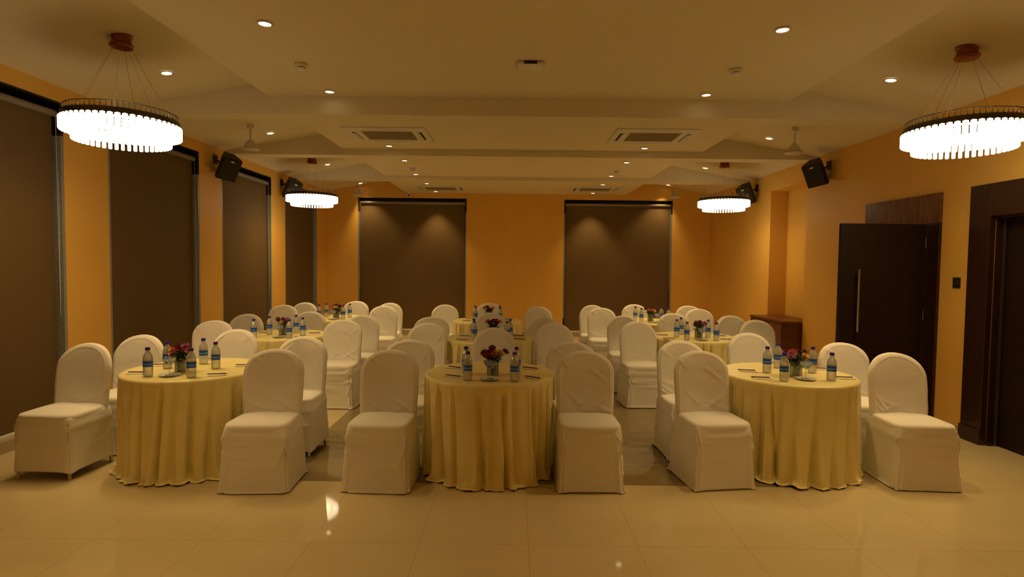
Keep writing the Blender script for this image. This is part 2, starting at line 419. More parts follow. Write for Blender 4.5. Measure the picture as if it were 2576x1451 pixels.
# ------------------------------------------------------------------ ceiling fittings
lights = []
def zslope(x): return ZW + sl*((x-XL) if x < 0 else (XR-x))
def make_downlight():
    r = empty('downlight')
    o = MB().lathe([(.052,0.001),(.058,-.004),(.058,-.007),(.044,-.009),(.042,-.003)], 32, capb=False, capt=False).build('trim_ring', M['white'], r, smooth=True)
    MB().lathe([(.043,-.003),(.030,-.006),(.001,-.007)], 32, capb=False, capt=False).build('lamp', M['lamp'], r, smooth=True)
    return r
proto_dl = make_downlight()
first = [True]
SPOT = 52.0
def downlight(x, y, z, label, group, tilt=0, e=1.0):
    if first[0]: o = proto_dl; first[0] = False
    else: o = copy_tree(proto_dl)
    o.location = (x, y, z); o.rotation_euler = (0, tilt, 0)
    tag(o, label, 'ceiling light', group)
    L = bpy.data.lights.new('beam', 'SPOT'); L.energy = SPOT*e; L.color = WARM; L.spot_size = R(80); L.spot_blend = .7; L.shadow_soft_size = .04
    lo = bpy.data.objects.new('beam', L); col.objects.link(lo); lo.parent = o; lo.location = (0,0,-.02)
G = 'recessed ceiling downlights'
for (x, y, z, t) in [
    (-1.80, 4.09, 3.273, 'front panel, left one nearest the camera'), (1.89, 4.11, 3.273, 'front panel, right one nearest the camera'),
    (-1.86, 5.68, 3.273, 'front panel, left one close to the first beam'), (1.87, 5.66, 3.273, 'front panel, right one close to the first beam'),
    (-1.74, 7.80, 3.18, 'second panel, behind the left air conditioner'), (1.75, 7.78, 3.18, 'second panel, behind the right air conditioner'),
    (-1.72, 8.78, 3.16, 'third panel, left one on its near side'), (1.70, 8.75, 3.16, 'third panel, right one on its near side'),
    (-1.78, 10.12, 3.16, 'third panel, left one on its far side'), (1.69, 10.08, 3.16, 'third panel, right one on its far side'),
    (-1.70, 10.87, 3.105, 'last panel, left one on its near side'), (1.65, 10.78, 3.105, 'last panel, right one on its near side'),
    (-1.70, 12.08, 3.105, 'last panel, above the left back blind'), (1.64, 12.06, 3.105, 'last panel, above the right back blind')]:
    downlight(x, y, z-.001, 'bright round downlight in the '+t, G)
for (x, y, t) in [(-3.206, 5.23, 'between the front left chandelier and the first beam'), (3.383, 5.20, 'between the front right chandelier and the first beam'),
    (-3.268, 7.566, 'next to the front left fan'), (3.359, 7.593, 'next to the front right fan'),
    (-3.285, 9.91, 'just behind the rear left chandelier canopy'), (3.311, 9.97, 'just behind the rear right chandelier canopy'),
    (-3.324, 12.15, 'in the back left corner'), (3.255, 12.15, 'in the back right corner')]:
    downlight(x, y, zslope(x)-.003, 'round downlight on the sloped side ceiling '+t, G, -math.atan(sl) if x < 0 else math.atan(sl))
for y in (2.4, .8, -.8, -2.3):
    for x in (-1.85, 1.88):
        downlight(x, y, 3.272, 'round downlight in the front panel, behind the camera and out of view', 'downlights behind the camera')
for y in (.6, -1.6):
    for x in (-3.2, 3.4):
        downlight(x, y, zslope(x)-.003, 'round downlight on the sloped side ceiling, behind the camera', 'side downlights behind the camera', -math.atan(sl) if x < 0 else math.atan(sl))

def detector(x, y, z, label):
    o = empty('smoke_detector', (x, y, z), 0, label, 'smoke detector', 'round white smoke detectors')
    MB().lathe([(.050,0),(.052,-.022),(.046,-.030)], 32).build('base', M['white'], o, smooth=True)
    smooth_angle(MB().lathe([(.034,-.030),(.034,-.036)], 24).build('vent_slot', M['black'], o))
    smooth_angle(MB().lathe([(.040,-.036),(.034,-.050),(.010,-.054)], 24).build('sensor_cap', M['white'], o))
detector(-1.854, 4.91, 3.273, 'white smoke detector on the front panel, left of centre')
detector(1.877, 4.93, 3.273, 'white smoke detector on the front panel, right of centre')
detector(-1.733, 9.50, 3.16, 'small smoke detector on the third panel, left side')
detector(1.684, 9.52, 3.16, 'small smoke detector on the third panel, right side')
o = empty('ceiling_speaker_box', (.111, 4.86, 3.273), 0, 'flat rounded white box fixed to the middle of the front ceiling panel', 'ceiling unit')
MB().box(-.115, .115, -.09, .09, -.035, 0).build('housing', M['white'], o, bevel=.03)
MB().box(-.055, .055, -.095, -.088, -.028, -.006).build('slot', M['black'], o)

def cassette(x, y, z, label):
    o = empty('air_conditioner', (x, y, z), 0, label, 'air conditioner', 'ceiling cassette air conditioners')
    W_, D_ = .50, .40
    f = MB()
    for (a, b, c_, d) in ((-W_, W_, -D_, -.24), (-W_, W_, .24, D_), (-W_, -.31, -.24, .24), (.31, W_, -.24, .24)): f.box(a, b, c_, d, -.016, 0)
    f.build('frame', M['white'], o, bevel=.006)
    g = MB().box(-.31, .31, -.24, .24, -.008, -.001)
    for k in range(14): g.box(-.30, .30, -.225+k*.034, -.217+k*.034, -.013, -.008)
    g.build('intake_grille', M['acgrille'], o)
    for (sx_, w) in ((-1, 0), (1, 0)):
        v = MB().box(-.012, .012, -.19, .19, -.003, .003).xform(Matrix.Translation((sx_*.40, 0, -.026)) @ Matrix.Rotation(sx_*R(38), 4, 'Y'))
        v.build('louvre', M['white'], o)
        MB().box(sx_*.405-.022, sx_*.405+.022, -.20, .20, -.018, -.0155).build('outlet_slot', M['black'], o)
    for sy_ in (-1, 1):
        MB().box(-.26, .26, sy_*.32-.02, sy_*.32+.02, -.022, -.016).xform(Matrix.Identity(4)).build('louvre', M['white'], o, bevel=.003)
cassette(-1.58, 7.14, 3.18, 'white ceiling cassette air conditioner in the second panel, left one')
cassette(1.68, 7.08, 3.18, 'white ceiling cassette air conditioner in the second panel, right one')
cassette(-1.52, 11.55, 3.105, 'ceiling cassette air conditioner in the last panel, left one')
cassette(1.60, 11.45, 3.105, 'ceiling cassette air conditioner in the last panel, right one')

def make_fan():
    o = empty('ceiling_fan')
    smooth_angle(MB().lathe([(.035,.0),(.042,-.01),(.036,-.045),(.012,-.06)], 24).build('ceiling_cup', M['fan'], o))
    smooth_angle(MB().lathe([(.011,-.05),(.011,-.20)], 12).build('down_rod', M['fan'], o))
    smooth_angle(MB().lathe([(.016,-.185),(.040,-.205),(.062,-.245),(.072,-.275),(.074,-.29),(.068,-.295)], 32).build('motor_bell', M['fan'], o), 50)
    smooth_angle(MB().lathe([(.070,-.294),(.112,-.303),(.108,-.312),(.070,-.325),(.02,-.33)], 32).build('bottom_disc', M['fan'], o), 50)
    return o
fan = make_fan()
for i, (x, y, d, lab) in enumerate([(-3.316, 7.10, 0, 'cream ceiling fan motor hanging on the left, behind the first beam'), (3.41, 7.0, 0, 'cream ceiling fan motor hanging on the right, behind the first beam'),
        (-3.2, 11.5, .06, 'pale ceiling fan motor hanging at the back left, half hidden by the beam'), (3.22, 11.5, .06, 'pale ceiling fan motor hanging at the back right, half hidden by the beam')]):
    o = fan if i == 0 else copy_tree(fan)
    o.location = (x, y, zslope(x)+.004); o.scale = (1, 1, 1.0 if d == 0 else 1.15)
    tag(o, lab, 'ceiling fan', 'ceiling fans without blades in view')

def make_chandelier(cz):
    """local origin at the ceiling; cz = height of the ring plane below it"""
    o = empty('crystal_chandelier')
    smooth_angle(MB().lathe([(.076,.03),(.076,-.004),(.067,-.012),(.069,-.050),(.083,-.062),(.085,-.074),(.075,-.086),(.02,-.088)], 40).build('canopy', M['bronze'], o), 40)
    for k in range(6):
        a = 2*PI*k/6+.3
        MB().tube([(.06*math.cos(a), .06*math.sin(a), -.084), (.35*math.cos(a), .35*math.sin(a), cz+.02)], .0013, 5).build('suspension_cable', M['steel'], o)
    # closed metal ring
    ring = MB().lathe([(.18,.0),(.18,.03),(.370,.035),(.392,.03),(.396,.0),(.393,-.026),(.386,-.026),(.381,.0)], 72, capb=False, capt=False, c=(0,0,cz))
    ring.lathe([(.381,.0),(.18,.0)], 72, capb=False, capt=False, c=(0,0,cz))
    smooth_angle(ring.build('metal_ring', M['darkmetal'], o), 30)
    MB().lathe([(.19,-.004),(.378,-.004)], 72, capb=False, capt=False, c=(0,0,cz)).xform(Matrix.Identity(4)).build('led_strip', M['led'], o)
    # bead trim on top of the ring: short posts with a bead at head and foot
    t = MB()
    for k in range(66):
        a = 2*PI*k/66; x, y = .374*math.cos(a), .374*math.sin(a)
        t.lathe([(.0035,.035),(.0035,.075)], 5, c=(x,y,cz)); t.lathe([(.002,.034),(.008,.041),(.002,.049)], 6, c=(x,y,cz)); t.lathe([(.002,.070),(.009,.077),(.002,.084)], 6, c=(x,y,cz))
    t.build('bead_trim', M['bead'], o)
    hoop = MB().lathe([(.371,.074),(.377,.074),(.377,.078),(.371,.078),(.371,.074)], 72, capb=False, capt=False, c=(0,0,cz)).build('top_hoop', M['darkmetal'], o)
    def cry(h, w):
        m = MB(); m.lathe([(w*.5,0),(w,-.006),(w,-h+.005),(w*.75,-h)], 6); return m
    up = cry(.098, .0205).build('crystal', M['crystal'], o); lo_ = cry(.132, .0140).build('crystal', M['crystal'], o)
    for (src, n_, rad, z) in ((up, 54, .384, -.006), (lo_, 46, .318, -.036)):
        for k in range(n_):
            a = 2*PI*k/n_; c_ = src if k == 0 else src.copy()
            if k: col.objects.link(c_); c_.parent = o
            c_.location = (rad*math.cos(a), rad*math.sin(a), cz+z); c_.rotation_euler = (0,0,a)
    return o
CHZ = 2.655
for i, (x, y, lab) in enumerate([(-3.09, 4.47, 'round two-tier crystal chandelier, large, hanging at the front left'), (3.45, 4.42, 'round two-tier crystal chandelier, large, hanging at the front right'),
        (-3.33, 9.28, 'small-looking round crystal chandelier hanging at the back left'), (3.41, 9.32, 'small-looking round crystal chandelier hanging at the back right')]):
    zc = zslope(x)
    o = make_chandelier(CHZ-zc)
    o.location = (x, y, zc)
    tag(o, lab, 'chandelier', 'lit crystal chandeliers')

def loudspeaker(x, y, z, side, label):
    o = empty('loudspeaker', (x, y, z), 0, label, 'loudspeaker', 'black wall loudspeakers near the ceiling')
    T = Matrix.Rotation(side*R(40), 4, 'Z') @ Matrix.Rotation(R(30), 4, 'X') @ Matrix.Rotation(side*R(12), 4, 'Y')
    b = MB()
    prof = [(-.10,-.10),(.10,-.10),(.14,.02),(.09,.14),(-.09,.14),(-.14,.02)]   # plan view, front at -y
    prof = [(-.125,-.11),(.125,-.11),(.125,-.03),(.070,.12),(-.070,.12),(-.125,-.03)]
    vs = [(p[0], p[1], -.16) for p in prof]+[(p[0], p[1], .16) for p in prof]
    fs = [tuple(reversed(range(6))), tuple(range(6,12))]+[(i, (i+1) % 6, 6+(i+1) % 6, 6+i) for i in range(6)]
    b.add(vs, fs).xform(T).build('cabinet', M['black'], o, bevel=.008)
    MB().box(-.112, .112, -.122, -.108, -.148, .148).xform(T).build('grille', M['grille'], o, bevel=.006)
    MB().box(-.022, .022, -.126, -.121, .115, .13).xform(T).build('badge', M['steel'], o)
    MB().tube([(-side*.17, .02, .1), (-side*.08, .06, .03)], .012, 8).box(-side*.175-.006, -side*.175+.006, -.03, .07, .04, .16).build('bracket', M['black'], o)
# side=+1: fixed to the left wall
loudspeaker(XL+.185, 7.75, 2.86, 1, 'black loudspeaker high on the left wall, nearer the camera')
loudspeaker(XL+.185, 9.95, 2.86, 1, 'black loudspeaker high on the left wall, behind the back left chandelier')
loudspeaker(XR-.185, 7.72, 2.86, -1, 'black loudspeaker high on the right wall, nearer the camera')
loudspeaker(XR-.185, 10.0, 2.86, -1, 'black loudspeaker high on the right wall, behind the back right chandelier')
o = empty('security_camera', (-2.30, 12.26, 3.108), 0, 'small white security camera above the left back blind', 'camera')
smooth_angle(MB().lathe([(.04,0),(.045,-.02),(.035,-.03)], 24).build('base', M['white'], o))
smooth_angle(MB().lathe([(.028,-.028),(.042,-.045),(.046,-.07),(.036,-.095),(.012,-.11)], 24).build('housing', M['white'], o), 60)
smooth_angle(MB().lathe([(.022,0),(.020,.012),(.004,.016)], 16).xform(Matrix.Translation((0,-.034,-.075)) @ Matrix.Rotation(R(100), 4, 'X')).build('lens', M['black'], o))

# ------------------------------------------------------------------ chairs
def sgnpow(v, p): return math.copysign(abs(v)**p, v)
def gauss(x, s): return math.exp(-(x/s)**2)
def chair_variant(seed, dome=.17, hem=0.0, loose=1.0):
    rnd = random.Random(seed)
    o = empty('banquet_chair')
    # creases: (x0, z0, angle, width, amp, length)
    cre = [(rnd.uniform(-.17,.17), rnd.uniform(.47,.54), rnd.choice((-1,1))*rnd.uniform(.3,1.0), rnd.uniform(.006,.012), rnd.uniform(.005,.010)*loose, rnd.uniform(.05,.11)) for _ in range(5)]
    cre += [(rnd.choice((-1,1))*rnd.uniform(.08,.19), rnd.uniform(.74,.86), rnd.choice((-1,1))*rnd.uniform(.6,1.0), rnd.uniform(.007,.013), rnd.uniform(.003,.006)*loose, rnd.uniform(.05,.09)) for _ in range(3)]
    def wr_(x, z):
        d = 0
        for (x0, z0, a, w, am, ln) in cre:
            u = (x-x0)*math.cos(a)+(z-z0)*math.sin(a); v = -(x-x0)*math.sin(a)+(z-z0)*math.cos(a)
            d += am*gauss(v, w)*gauss(u, ln)
        return d + .004*loose*noise.noise(Vector((x*9+seed*3, z*9, seed)))
    # backrest: a padded arch
    rows = []; z0, zt = .43, .92
    for k in range(40): rows.append((z0+(zt-dome-z0)*k/39, 1.0, 1.0))
    for k in range(1, 25):
        a = (PI/2)*k/24
        rows.append((zt-dome+dome*(.86*math.sin(a)+.14*k/24), max(.03, math.cos(a)**.78), max(.12, math.cos(a)**.38)))
    n_ = 128; vs = []
    for (z, sw, sd) in rows:
        t = (z-z0)/(zt-z0)
        w = (.211+.009*math.sin(min(1,t*1.25)*PI*.55))*sw; d = (.040-.006*t)*sd+.004
        yc = .158+.072*t**1.15
        for i in range(n_):
            a = 2*PI*i/n_
            x = w*sgnpow(math.cos(a), .55); y = d*sgnpow(math.sin(a), .75)
            yy = yc + y - .035*(x/.22)**2 + .012
            uu = abs(x)/.215; vv = max(0, (z-(zt-dome))/dome); rr_ = math.hypot(uu, vv)
            seam = .003*gauss(rr_-.88, .03)
            yy += -seam if math.sin(a) < 0 else seam
            if math.sin(a) < 0: yy -= wr_(x, z)
            else: yy += wr_(-x, z+.05)*.7
            vs.append((x*(1+.012*noise.noise(Vector((z*8, seed, a)))), yy, z))
    fs = []
    for j in range(len(rows)-1):
        for i in range(n_):
            k = (i+1) % n_; fs.append((j*n_+i, j*n_+k, (j+1)*n_+k, (j+1)*n_+i))
    fs.append(tuple(reversed(range(n_)))); fs.append(tuple((len(rows)-1)*n_+i for i in range(n_)))
    smooth_angle(MB().add(vs, fs).build('backrest', M['cover'], o), 60)
    # seat cushion
    n_ = 72; vs = []; prof = [(.985,.405),(1.0,.42),(1.005,.437),(.995,.452),(.965,.463),(.90,.468),(.75,.472),(.5,.474),(.25,.475),(.03,.475)]
    for (sc, z) in prof:
        for i in range(n_):
            a = 2*PI*i/n_
            cx_, sy = sgnpow(math.cos(a), .36), sgnpow(math.sin(a), .36)
            tp = 1.0-.05*(sy+1)/2
            x = .218*sc*cx_*tp; y = -.012+.203*sc*sy
            zz = z + .003*noise.noise(Vector((x*12, y*12, seed*2.1))) - .006*max(0, abs(cx_)-.9)*sc
            vs.append((x, y, zz))
    fs = []
    for j in range(len(prof)-1):
        for i in range(n_):
            k = (i+1) % n_; fs.append((j*n_+i, j*n_+k, (j+1)*n_+k, (j+1)*n_+i))
    fs.append(tuple(reversed(range(n_)))); fs.append(tuple((len(prof)-1)*n_+i for i in range(n_)))
    smooth_angle(MB().add(vs, fs).build('seat', M['cover'], o), 60)
    # skirt, falling to the floor
    n_ = 168; zs = [.447,.441,.432]+[.422-.0105*k for k in range(36)]+[.038,.030,.022,.014,.007]
    if hem > 0: zs = [.447-(.447-hem)*k/36 for k in range(37)]
    vs = []
    sw_ = [(rnd.uniform(-1,1), rnd.uniform(.18,.40), rnd.uniform(-1.6,1.6)) for _ in range(4)]
    ph = [rnd.uniform(0, 6.28) for _ in range(6)]
    long_ = []
    for k in range(16):
        aa = rnd.uniform(0, 2*PI); long_.append((aa*.286, rnd.uniform(.10,.40), rnd.choice((-1,1))*rnd.uniform(.25,1.35), rnd.uniform(.008,.015), rnd.uniform(.005,.011)*loose, rnd.uniform(.05,.14)))
    for k in range(5):     # pulls running down from the seat corners
        aa = rnd.choice((1.25,1.75))*PI; sg = 1 if aa < 4.7 else -1
        long_.append((aa*.286+sg*rnd.uniform(.0,.05), rnd.uniform(.30,.42), -sg*rnd.uniform(.5,1.1), rnd.uniform(.009,.014), rnd.uniform(.007,.013)*loose, rnd.uniform(.07,.15)))
    def lf(a, z):
        d = 0
        for (s0, z0_, an, w_, am, ln) in long_:
            ds = a*.286-s0
            if abs(ds) > .4: continue
            u = ds*math.cos(an)+(z-z0_)*math.sin(an); v = -ds*math.sin(an)+(z-z0_)*math.cos(an)
            d += am*gauss(v, w_)*gauss(u, ln)
        return d
    for z in zs:
        t = (.447-z)/.447
        fl = .002+.010*t + (.006*t*loose) + (.008*gauss(z-.0, .018)*loose if hem == 0 else 0)
        tuck = -.006*gauss(z-.447, .012)+.006*gauss(z-.375, .03)
        for i in range(n_):
            a = 2*PI*i/n_
            cx_, sy = sgnpow(math.cos(a), .24-.10*t), sgnpow(math.sin(a), .24-.10*t)
            x = (.212+fl+tuck)*cx_; y = -.004+(.206+fl+tuck)*sy
            nx, ny = math.cos(a), math.sin(a); l = math.hypot(nx, ny)
            # soft vertical folds growing towards the hem and swags under the seat front
            d = loose*.0065*t*(math.sin(5*a+ph[0])+.6*math.sin(11*a+ph[1])+.35*math.sin(17*a+ph[2]+3*z))
            d += loose*.010*gauss(z-.02, .05)*noise.noise(Vector((a*4.5, z*10, seed)))
            if ny < -.3:
                for (xx, zz, sn) in sw_:
                    u = x/.2-xx; v = z-zz+.05*sn*x/.2+.06*abs(u)*u*0+.035*(u*u)
                    d += loose*.007*gauss(v, .015)*gauss(u, .5)
            d += .004*loose*noise.noise(Vector((x*7, y*7, z*9+seed)))+lf(a, z)*min(1, t*6)
            zz_ = z
            if hem > 0: zz_ = z - t*.030*(abs(cx_)**6*abs(sy)**6)*1.0 + 0*t
            elif z > .01: zz_ = z + .006*loose*gauss(z-.03,.05)*math.sin(7*a+ph[3])
            vs.append((x+nx*d, y+ny*d, max(zz_, .004)))
    fs = []
    for j in range(len(zs)-1):
        for i in range(n_):
            k = (i+1) % n_; fs.append((j*n_+k, j*n_+i, (j+1)*n_+i, (j+1)*n_+k))
    sk_ = MB().add(vs, fs).build('skirt', M['cover'], o)
    smooth_angle(sk_, 70)
    so = sk_.modifiers.new('thick', 'SOLIDIFY'); so.thickness = .0025; so.offset = -1
    for (sx_, sy_) in ((-1,-1),(1,-1),(-1,1),(1,1)):
        off = .212 if hem > 0 else .19
        x, y = sx_*(off-.018), sy_*(off-.018)-.004
        smooth_angle(MB().lathe([(.012,0),(.013,.01),(.011,.015),(.011,.40)], 12, c=(x,y,0)).build('leg', M['steel'] if hem > 0 else M['darkmetal'], o))
    return o
variants = [chair_variant(1, .16), chair_variant(2, .19, loose=.8), chair_variant(3, .15, loose=1.2), chair_variant(4, .20, loose=.9), chair_variant(5, .17, loose=1.1),
            chair_variant(6, .20, hem=.062, loose=.35), chair_variant(7, .17, hem=.05, loose=1.0)]
vused = set()
POSES = []
W_ = 'white covered chair '
# (back-top x, y, rotation in degrees, variant, scale z, label)
CH = [
 (-3.338, 4.40, -3, 5, 1, 'whose metal feet show, left of the front left table'),
 (-1.785, 4.215, 3, 0, 1, 'right of the front left table, nearest the camera'),
 (-1.85, 4.95, 0, 6, 1, 'right of the front left table, behind the nearest chair, its legs showing'),
 (-3.264, 4.93, 0, 3, 1, 'behind the front left table, on its left, before the second blind'),
 (-2.668, 5.417, 0, 1, 1, 'directly behind the front left table, beyond its bottles'),
 (-3.30, 6.193, 0, 2, 1, 'left of the middle left table, nearer the camera'),
 (-3.32, 7.0, 0, 1, 1, 'left of the middle left table, farther from the camera'),
 (-1.949, 6.44, 0, 2, 1, 'right of the middle left table, nearer the camera'),
 (-1.89, 7.02, 0, 4, 1, 'right of the middle left table, farther one, mostly hidden'),
 (-2.696, 7.444, 0, 0, 1, 'directly behind the middle left table'),
 (-3.49, 8.526, 0, 2, 1, 'left of the back left table, nearer the camera'),
 (-3.387, 9.12, 0, 3, 1, 'left of the back left table, farther one, by the last left blind'),
 (-1.99, 8.60, 0, 4, 1, 'right of the back left table, nearer the camera'),
 (-2.039, 9.24, 0, 1, 1, 'right of the back left table, farther one, against the back blind'),
 (-2.68, 9.56, 0, 0, 1, 'directly behind the back left table, before the orange wall'),
 (-.925, 4.25, -2, 0, 1, 'left of the front centre table, nearest the camera'),
 (-.89, 4.81, 0, 2, 1, 'left of the front centre table, behind the nearest chair'),
 (-.947, 6.206, 0, 4, 1, 'left of the middle centre table, nearer the camera'),
 (-1.01, 6.92, 0, 2, 1, 'left of the middle centre table, farther from the camera'),
 (-1.099, 9.0, 0, 1, 1, 'left of the back centre table, before the left back blind'),
 (.54, 4.30, 1, 2, 1, 'right of the front centre table, nearest the camera'),
 (.489, 4.828, 0, 0, 1, 'right of the front centre table, behind the nearest chair'),
 (.450, 6.35, 0, 3, 1, 'right of the middle centre table, nearer the camera'),
 (.367, 6.972, 0, 1, 1, 'right of the middle centre table, farther from the camera'),
 (.374, 8.8, 0, 4, 1, 'right of the back centre table, before the central orange pier'),
 (-.202, 5.816, 0, 3, 1, 'directly behind the front centre table, above its flowers'),
 (-.315, 7.55, 0, 0, 1, 'directly behind the middle centre table, above its flowers'),
 (-.414, 9.5, 0, 2, 1, 'directly behind the back centre table, before the orange pier'),
 (1.44, 4.38, 8, 2, 1, 'left of the front right table, nearest the camera'),
 (1.465, 4.97, 4, 4, 1, 'left of the front right table, behind the nearest chair'),
 (2.975, 4.41, -3, 3, 1, 'right of the front right table, nearest the dark doors'),
 (2.885, 4.97, 0, 0, 1, 'behind the front right table on its right, before the open door'),
 (2.335, 5.628, 0, 1, 1, 'directly behind the front right table, left of its bottles'),
 (1.453, 6.65, 3, 3, 1, 'left of the middle right table, nearer the camera'),
 (1.432, 7.394, 0, 1, 1, 'left of the middle right table, farther from the camera'),
 (3.002, 7.0, 0, 3, 1, 'right of the middle right table, nearest the brown cabinet'),
 (2.918, 7.60, 0, 1, 1, 'right of the middle right table, farther from the camera'),
 (2.204, 7.85, 0, 4, 1, 'directly behind the middle right table, left of its flowers'),
 (1.345, 8.711, 0, 0, 1, 'left of the back right table, nearer the camera'),
 (1.286, 9.28, 0, 3, 1, 'left of the back right table, farther one, against the back blind'),
 (2.848, 8.723, 0, 2, 1, 'right of the back right table, nearer the camera'),
 (2.887, 9.37, 0, 0, 1, 'right of the back right table, farther one, before the orange wall'),
 (2.032, 9.56, 0, 4, 1, 'directly behind the back right table, behind its bottles'),
]
for (bx, by, rot, vi, sz, lab) in CH:
    a = R(rot); off = .232
    src = variants[vi]
    o = src if vi not in vused else copy_tree(src)
    vused.add(vi)
    o.location = (bx + off*math.sin(a), by - off*math.cos(a), 0); o.rotation_euler = (0, 0, a)
    POSES.append((o.location.x, o.location.y, a))
    tag(o, W_+lab, 'chair', 'white covered banquet chairs')

# ------------------------------------------------------------------ tables and cloths
TZ = .73; TR = .505
def tablecloth(seed, cx, cy):
    near = [(x, y, a) for (x, y, a) in POSES if math.hypot(x-cx, y-cy) < 1.1]
    def hits(x, y, z):
        for (px, py, a) in near:
            dx, dy = x+cx-px, y+cy-py
            lx, ly = dx*math.cos(a)+dy*math.sin(a), -dx*math.sin(a)+dy*math.cos(a)
            if z < .50:
                if abs(lx) < .256 and abs(ly) < .253: return True
            elif z < .69 and abs(lx) < .242 and .08 < ly < .30: return True
        return False
    rnd = random.Random(seed*17+3); n_ = 680
    folds = []
    a = rnd.uniform(0, .3)
    while a < 2*PI-.08:
        folds.append((a, rnd.uniform(.016,.032), rnd.uniform(.35,1.0)*.026, rnd.uniform(-.16,.16)))           # ridge
        folds.append((a+rnd.uniform(.045,.085), rnd.uniform(.022,.050), -rnd.uniform(.4,1.0)*.090, rnd.uniform(-.12,.12)))   # valley
        a += rnd.uniform(.14,.36)
    prof = [(0.02,0,0),(.15,0,0),(.30,0,0),(.42,0,0),(.475,0,0),(.492,-.001,0),(.500,-.005,0),(.505,-.012,0),(.507,-.022,.02),(.508,-.035,.10),(.508,-.055,.22),(.508,-.085,.36)]
    for k in range(1, 20): prof.append((.508+.022*k/19, -.085-.585*k/19, .36+.64*(k/19)**.8))
    prof += [(.531,-.690,1.0),(.534,-.702,1.0),(.532,-.712,.9),(.536,-.7195,.8),(.545,-.724,.7)]
    vs = []
    for j, (r, dz, am) in enumerate(prof):
        pud = max(0, (-dz-.66)/.06)
        for i in range(n_):
            t = 2*PI*i/n_
            d = 0
            for (fa, fw, amp, tw) in folds:
                dt = (t-fa-tw*(-dz/.73)+PI) % (2*PI)-PI
                w = fw*(.55+.65*am)
                if abs(dt) < 4*w: d += amp*math.exp(-abs(dt/w)**1.6)
            d = am*max(-.090, min(d, .026)) - .004*am + .006*am*noise.noise(Vector((math.cos(t)*3, math.sin(t)*3, dz*4+seed)))
            z = TZ+.004+dz
            if pud > 0:
                nn = noise.noise(Vector((math.cos(t)*5, math.sin(t)*5, seed*5.1)))
                n2 = noise.noise(Vector((math.cos(t)*14, math.sin(t)*14, seed*2.1+pud)))
                r2 = r + pud*(.055*max(0, nn)) + .028*n2*pud
                z = max(.004, z + pud*(.014*n2+.05*max(0, nn)*max(0,n2)))
            else: r2 = r
            if j < 7: z += .0012*noise.noise(Vector((r*math.cos(t)*6, r*math.sin(t)*6, seed)))
            rr = max(r2+d, .01)
            if 6 < j and z > .672: rr = max(rr, .5015)
            if j > 8 and near:
                while rr > .25 and hits(rr*math.cos(t), rr*math.sin(t), z): rr -= .006
            vs.append((rr*math.cos(t), rr*math.sin(t), z))
    fs = []
    for j in range(len(prof)-1):
        for i in range(n_):
            k = (i+1) % n_; fs.append((j*n_+k, j*n_+i, (j+1)*n_+i, (j+1)*n_+k))
    fs.append(tuple(range(n_)))
    return MB().add(vs, fs)
tb = empty('round_table')
MB().lathe([(.01,TZ-.004),(.488,TZ-.004),(.494,TZ-.010),(.494,TZ-.026),(.01,TZ-.026)], 64).build('tabletop', M['cabinet'], tb)
MB().lathe([(.22,.0),(.22,.02),(.06,.05),(.03,.09),(.03,TZ-.03)], 24).build('pedestal', M['darkmetal'], tb, smooth=True)

# bottle
def make_bottle():
    o = empty('water_bottle')
    prof = [(.0,.0),(.026,.0),(.031,.004),(.0325,.012)]
    z = .012
    while z < .064: 
        prof += [(.0325, z+.002), (.0312, z+.007), (.0325, z+.012)]; z += .013
    prof += [(.0322,.070),(.0322,.116),(.0328,.120),(.0315,.126),(.0325,.132),(.031,.137),(.0315,.142),(.0285,.153),(.0235,.164),(.0170,.174),(.0135,.182),(.0125,.190),(.0125,.197)]
    smooth_angle(MB().lathe(prof[1:], 28).build('body', M['bottle'], o), 50)
    smooth_angle(MB().lathe([(.0332,.072),(.0332,.114)], 28, capb=False, capt=False).build('label', M['label'], o))
    smooth_angle(MB().lathe([(.0155,.190),(.0165,.193),(.0165,.207),(.014,.211)], 24).build('cap', M['cap'], o), 40)
    return o
bottle0 = make_bottle(); bused = [False]
def place_bottle(x, y, rz, label, group):
    o = copy_tree(bottle0) if bused[0] else bottle0
    bused[0] = True
    o.location = (x, y, TZ+.005); o.rotation_euler = (0,0,rz); tag(o, label, 'water bottle', group)

def make_pen():
    o = empty('pen')
    smooth_angle(MB().tube([(-.066,0,0),(-.058,0,0),(.062,0,0),(.068,0,0)], [.0018,.0037,.0037,.0025], 10).build('barrel', M['pen'], o), 50)
    MB().box(.02, .062, -.0012, .0012, .0032, .0050).build('clip', M['steel'], o)
    return o
pen0 = make_pen(); pused = [False]
def make_pad():
    return MB().box(-.062, .062, -.045, .045, 0, .004).build('notepad', M['paper'], bevel=.0008)
pad0 = make_pad(); paused = [False]

def make_glass():
    o = empty('dessert_glass')
    smooth_angle(MB().lathe([(.030,0),(.030,.002),(.006,.006),(.0035,.012),(.0035,.060),(.008,.066),(.026,.078),(.038,.098),(.042,.116),(.040,.116),(.036,.099),(.024,.081),(.004,.070)], 32).build('bowl', M['glass'], o), 50)
    m = MB(); rnd = random.Random(4)
    for k in range(44):
        a = rnd.uniform(0, 6.28); r_ = rnd.uniform(0, .027); zz = .084+rnd.uniform(0, .026)
        m.lathe([(.002,-.006),(.0075,-.002),(.0075,.002),(.002,.006)], 8, c=(r_*math.cos(a), r_*math.sin(a), zz))
    m.build('blue_sweets', M['mint'], o, smooth=True)
    o.children[-1]['kind'] = 'stuff'
    return o
glass0 = make_glass(); gused = [False]
def make_saucer():
    return MB().lathe([(.035,.0),(.040,.002),(.066,.008),(.074,.012),(.072,.014),(.045,.006),(.01,.0055)], 40).build('saucer', M['porcelain'], smooth=True)
sauc0 = make_saucer(); sused = [False]

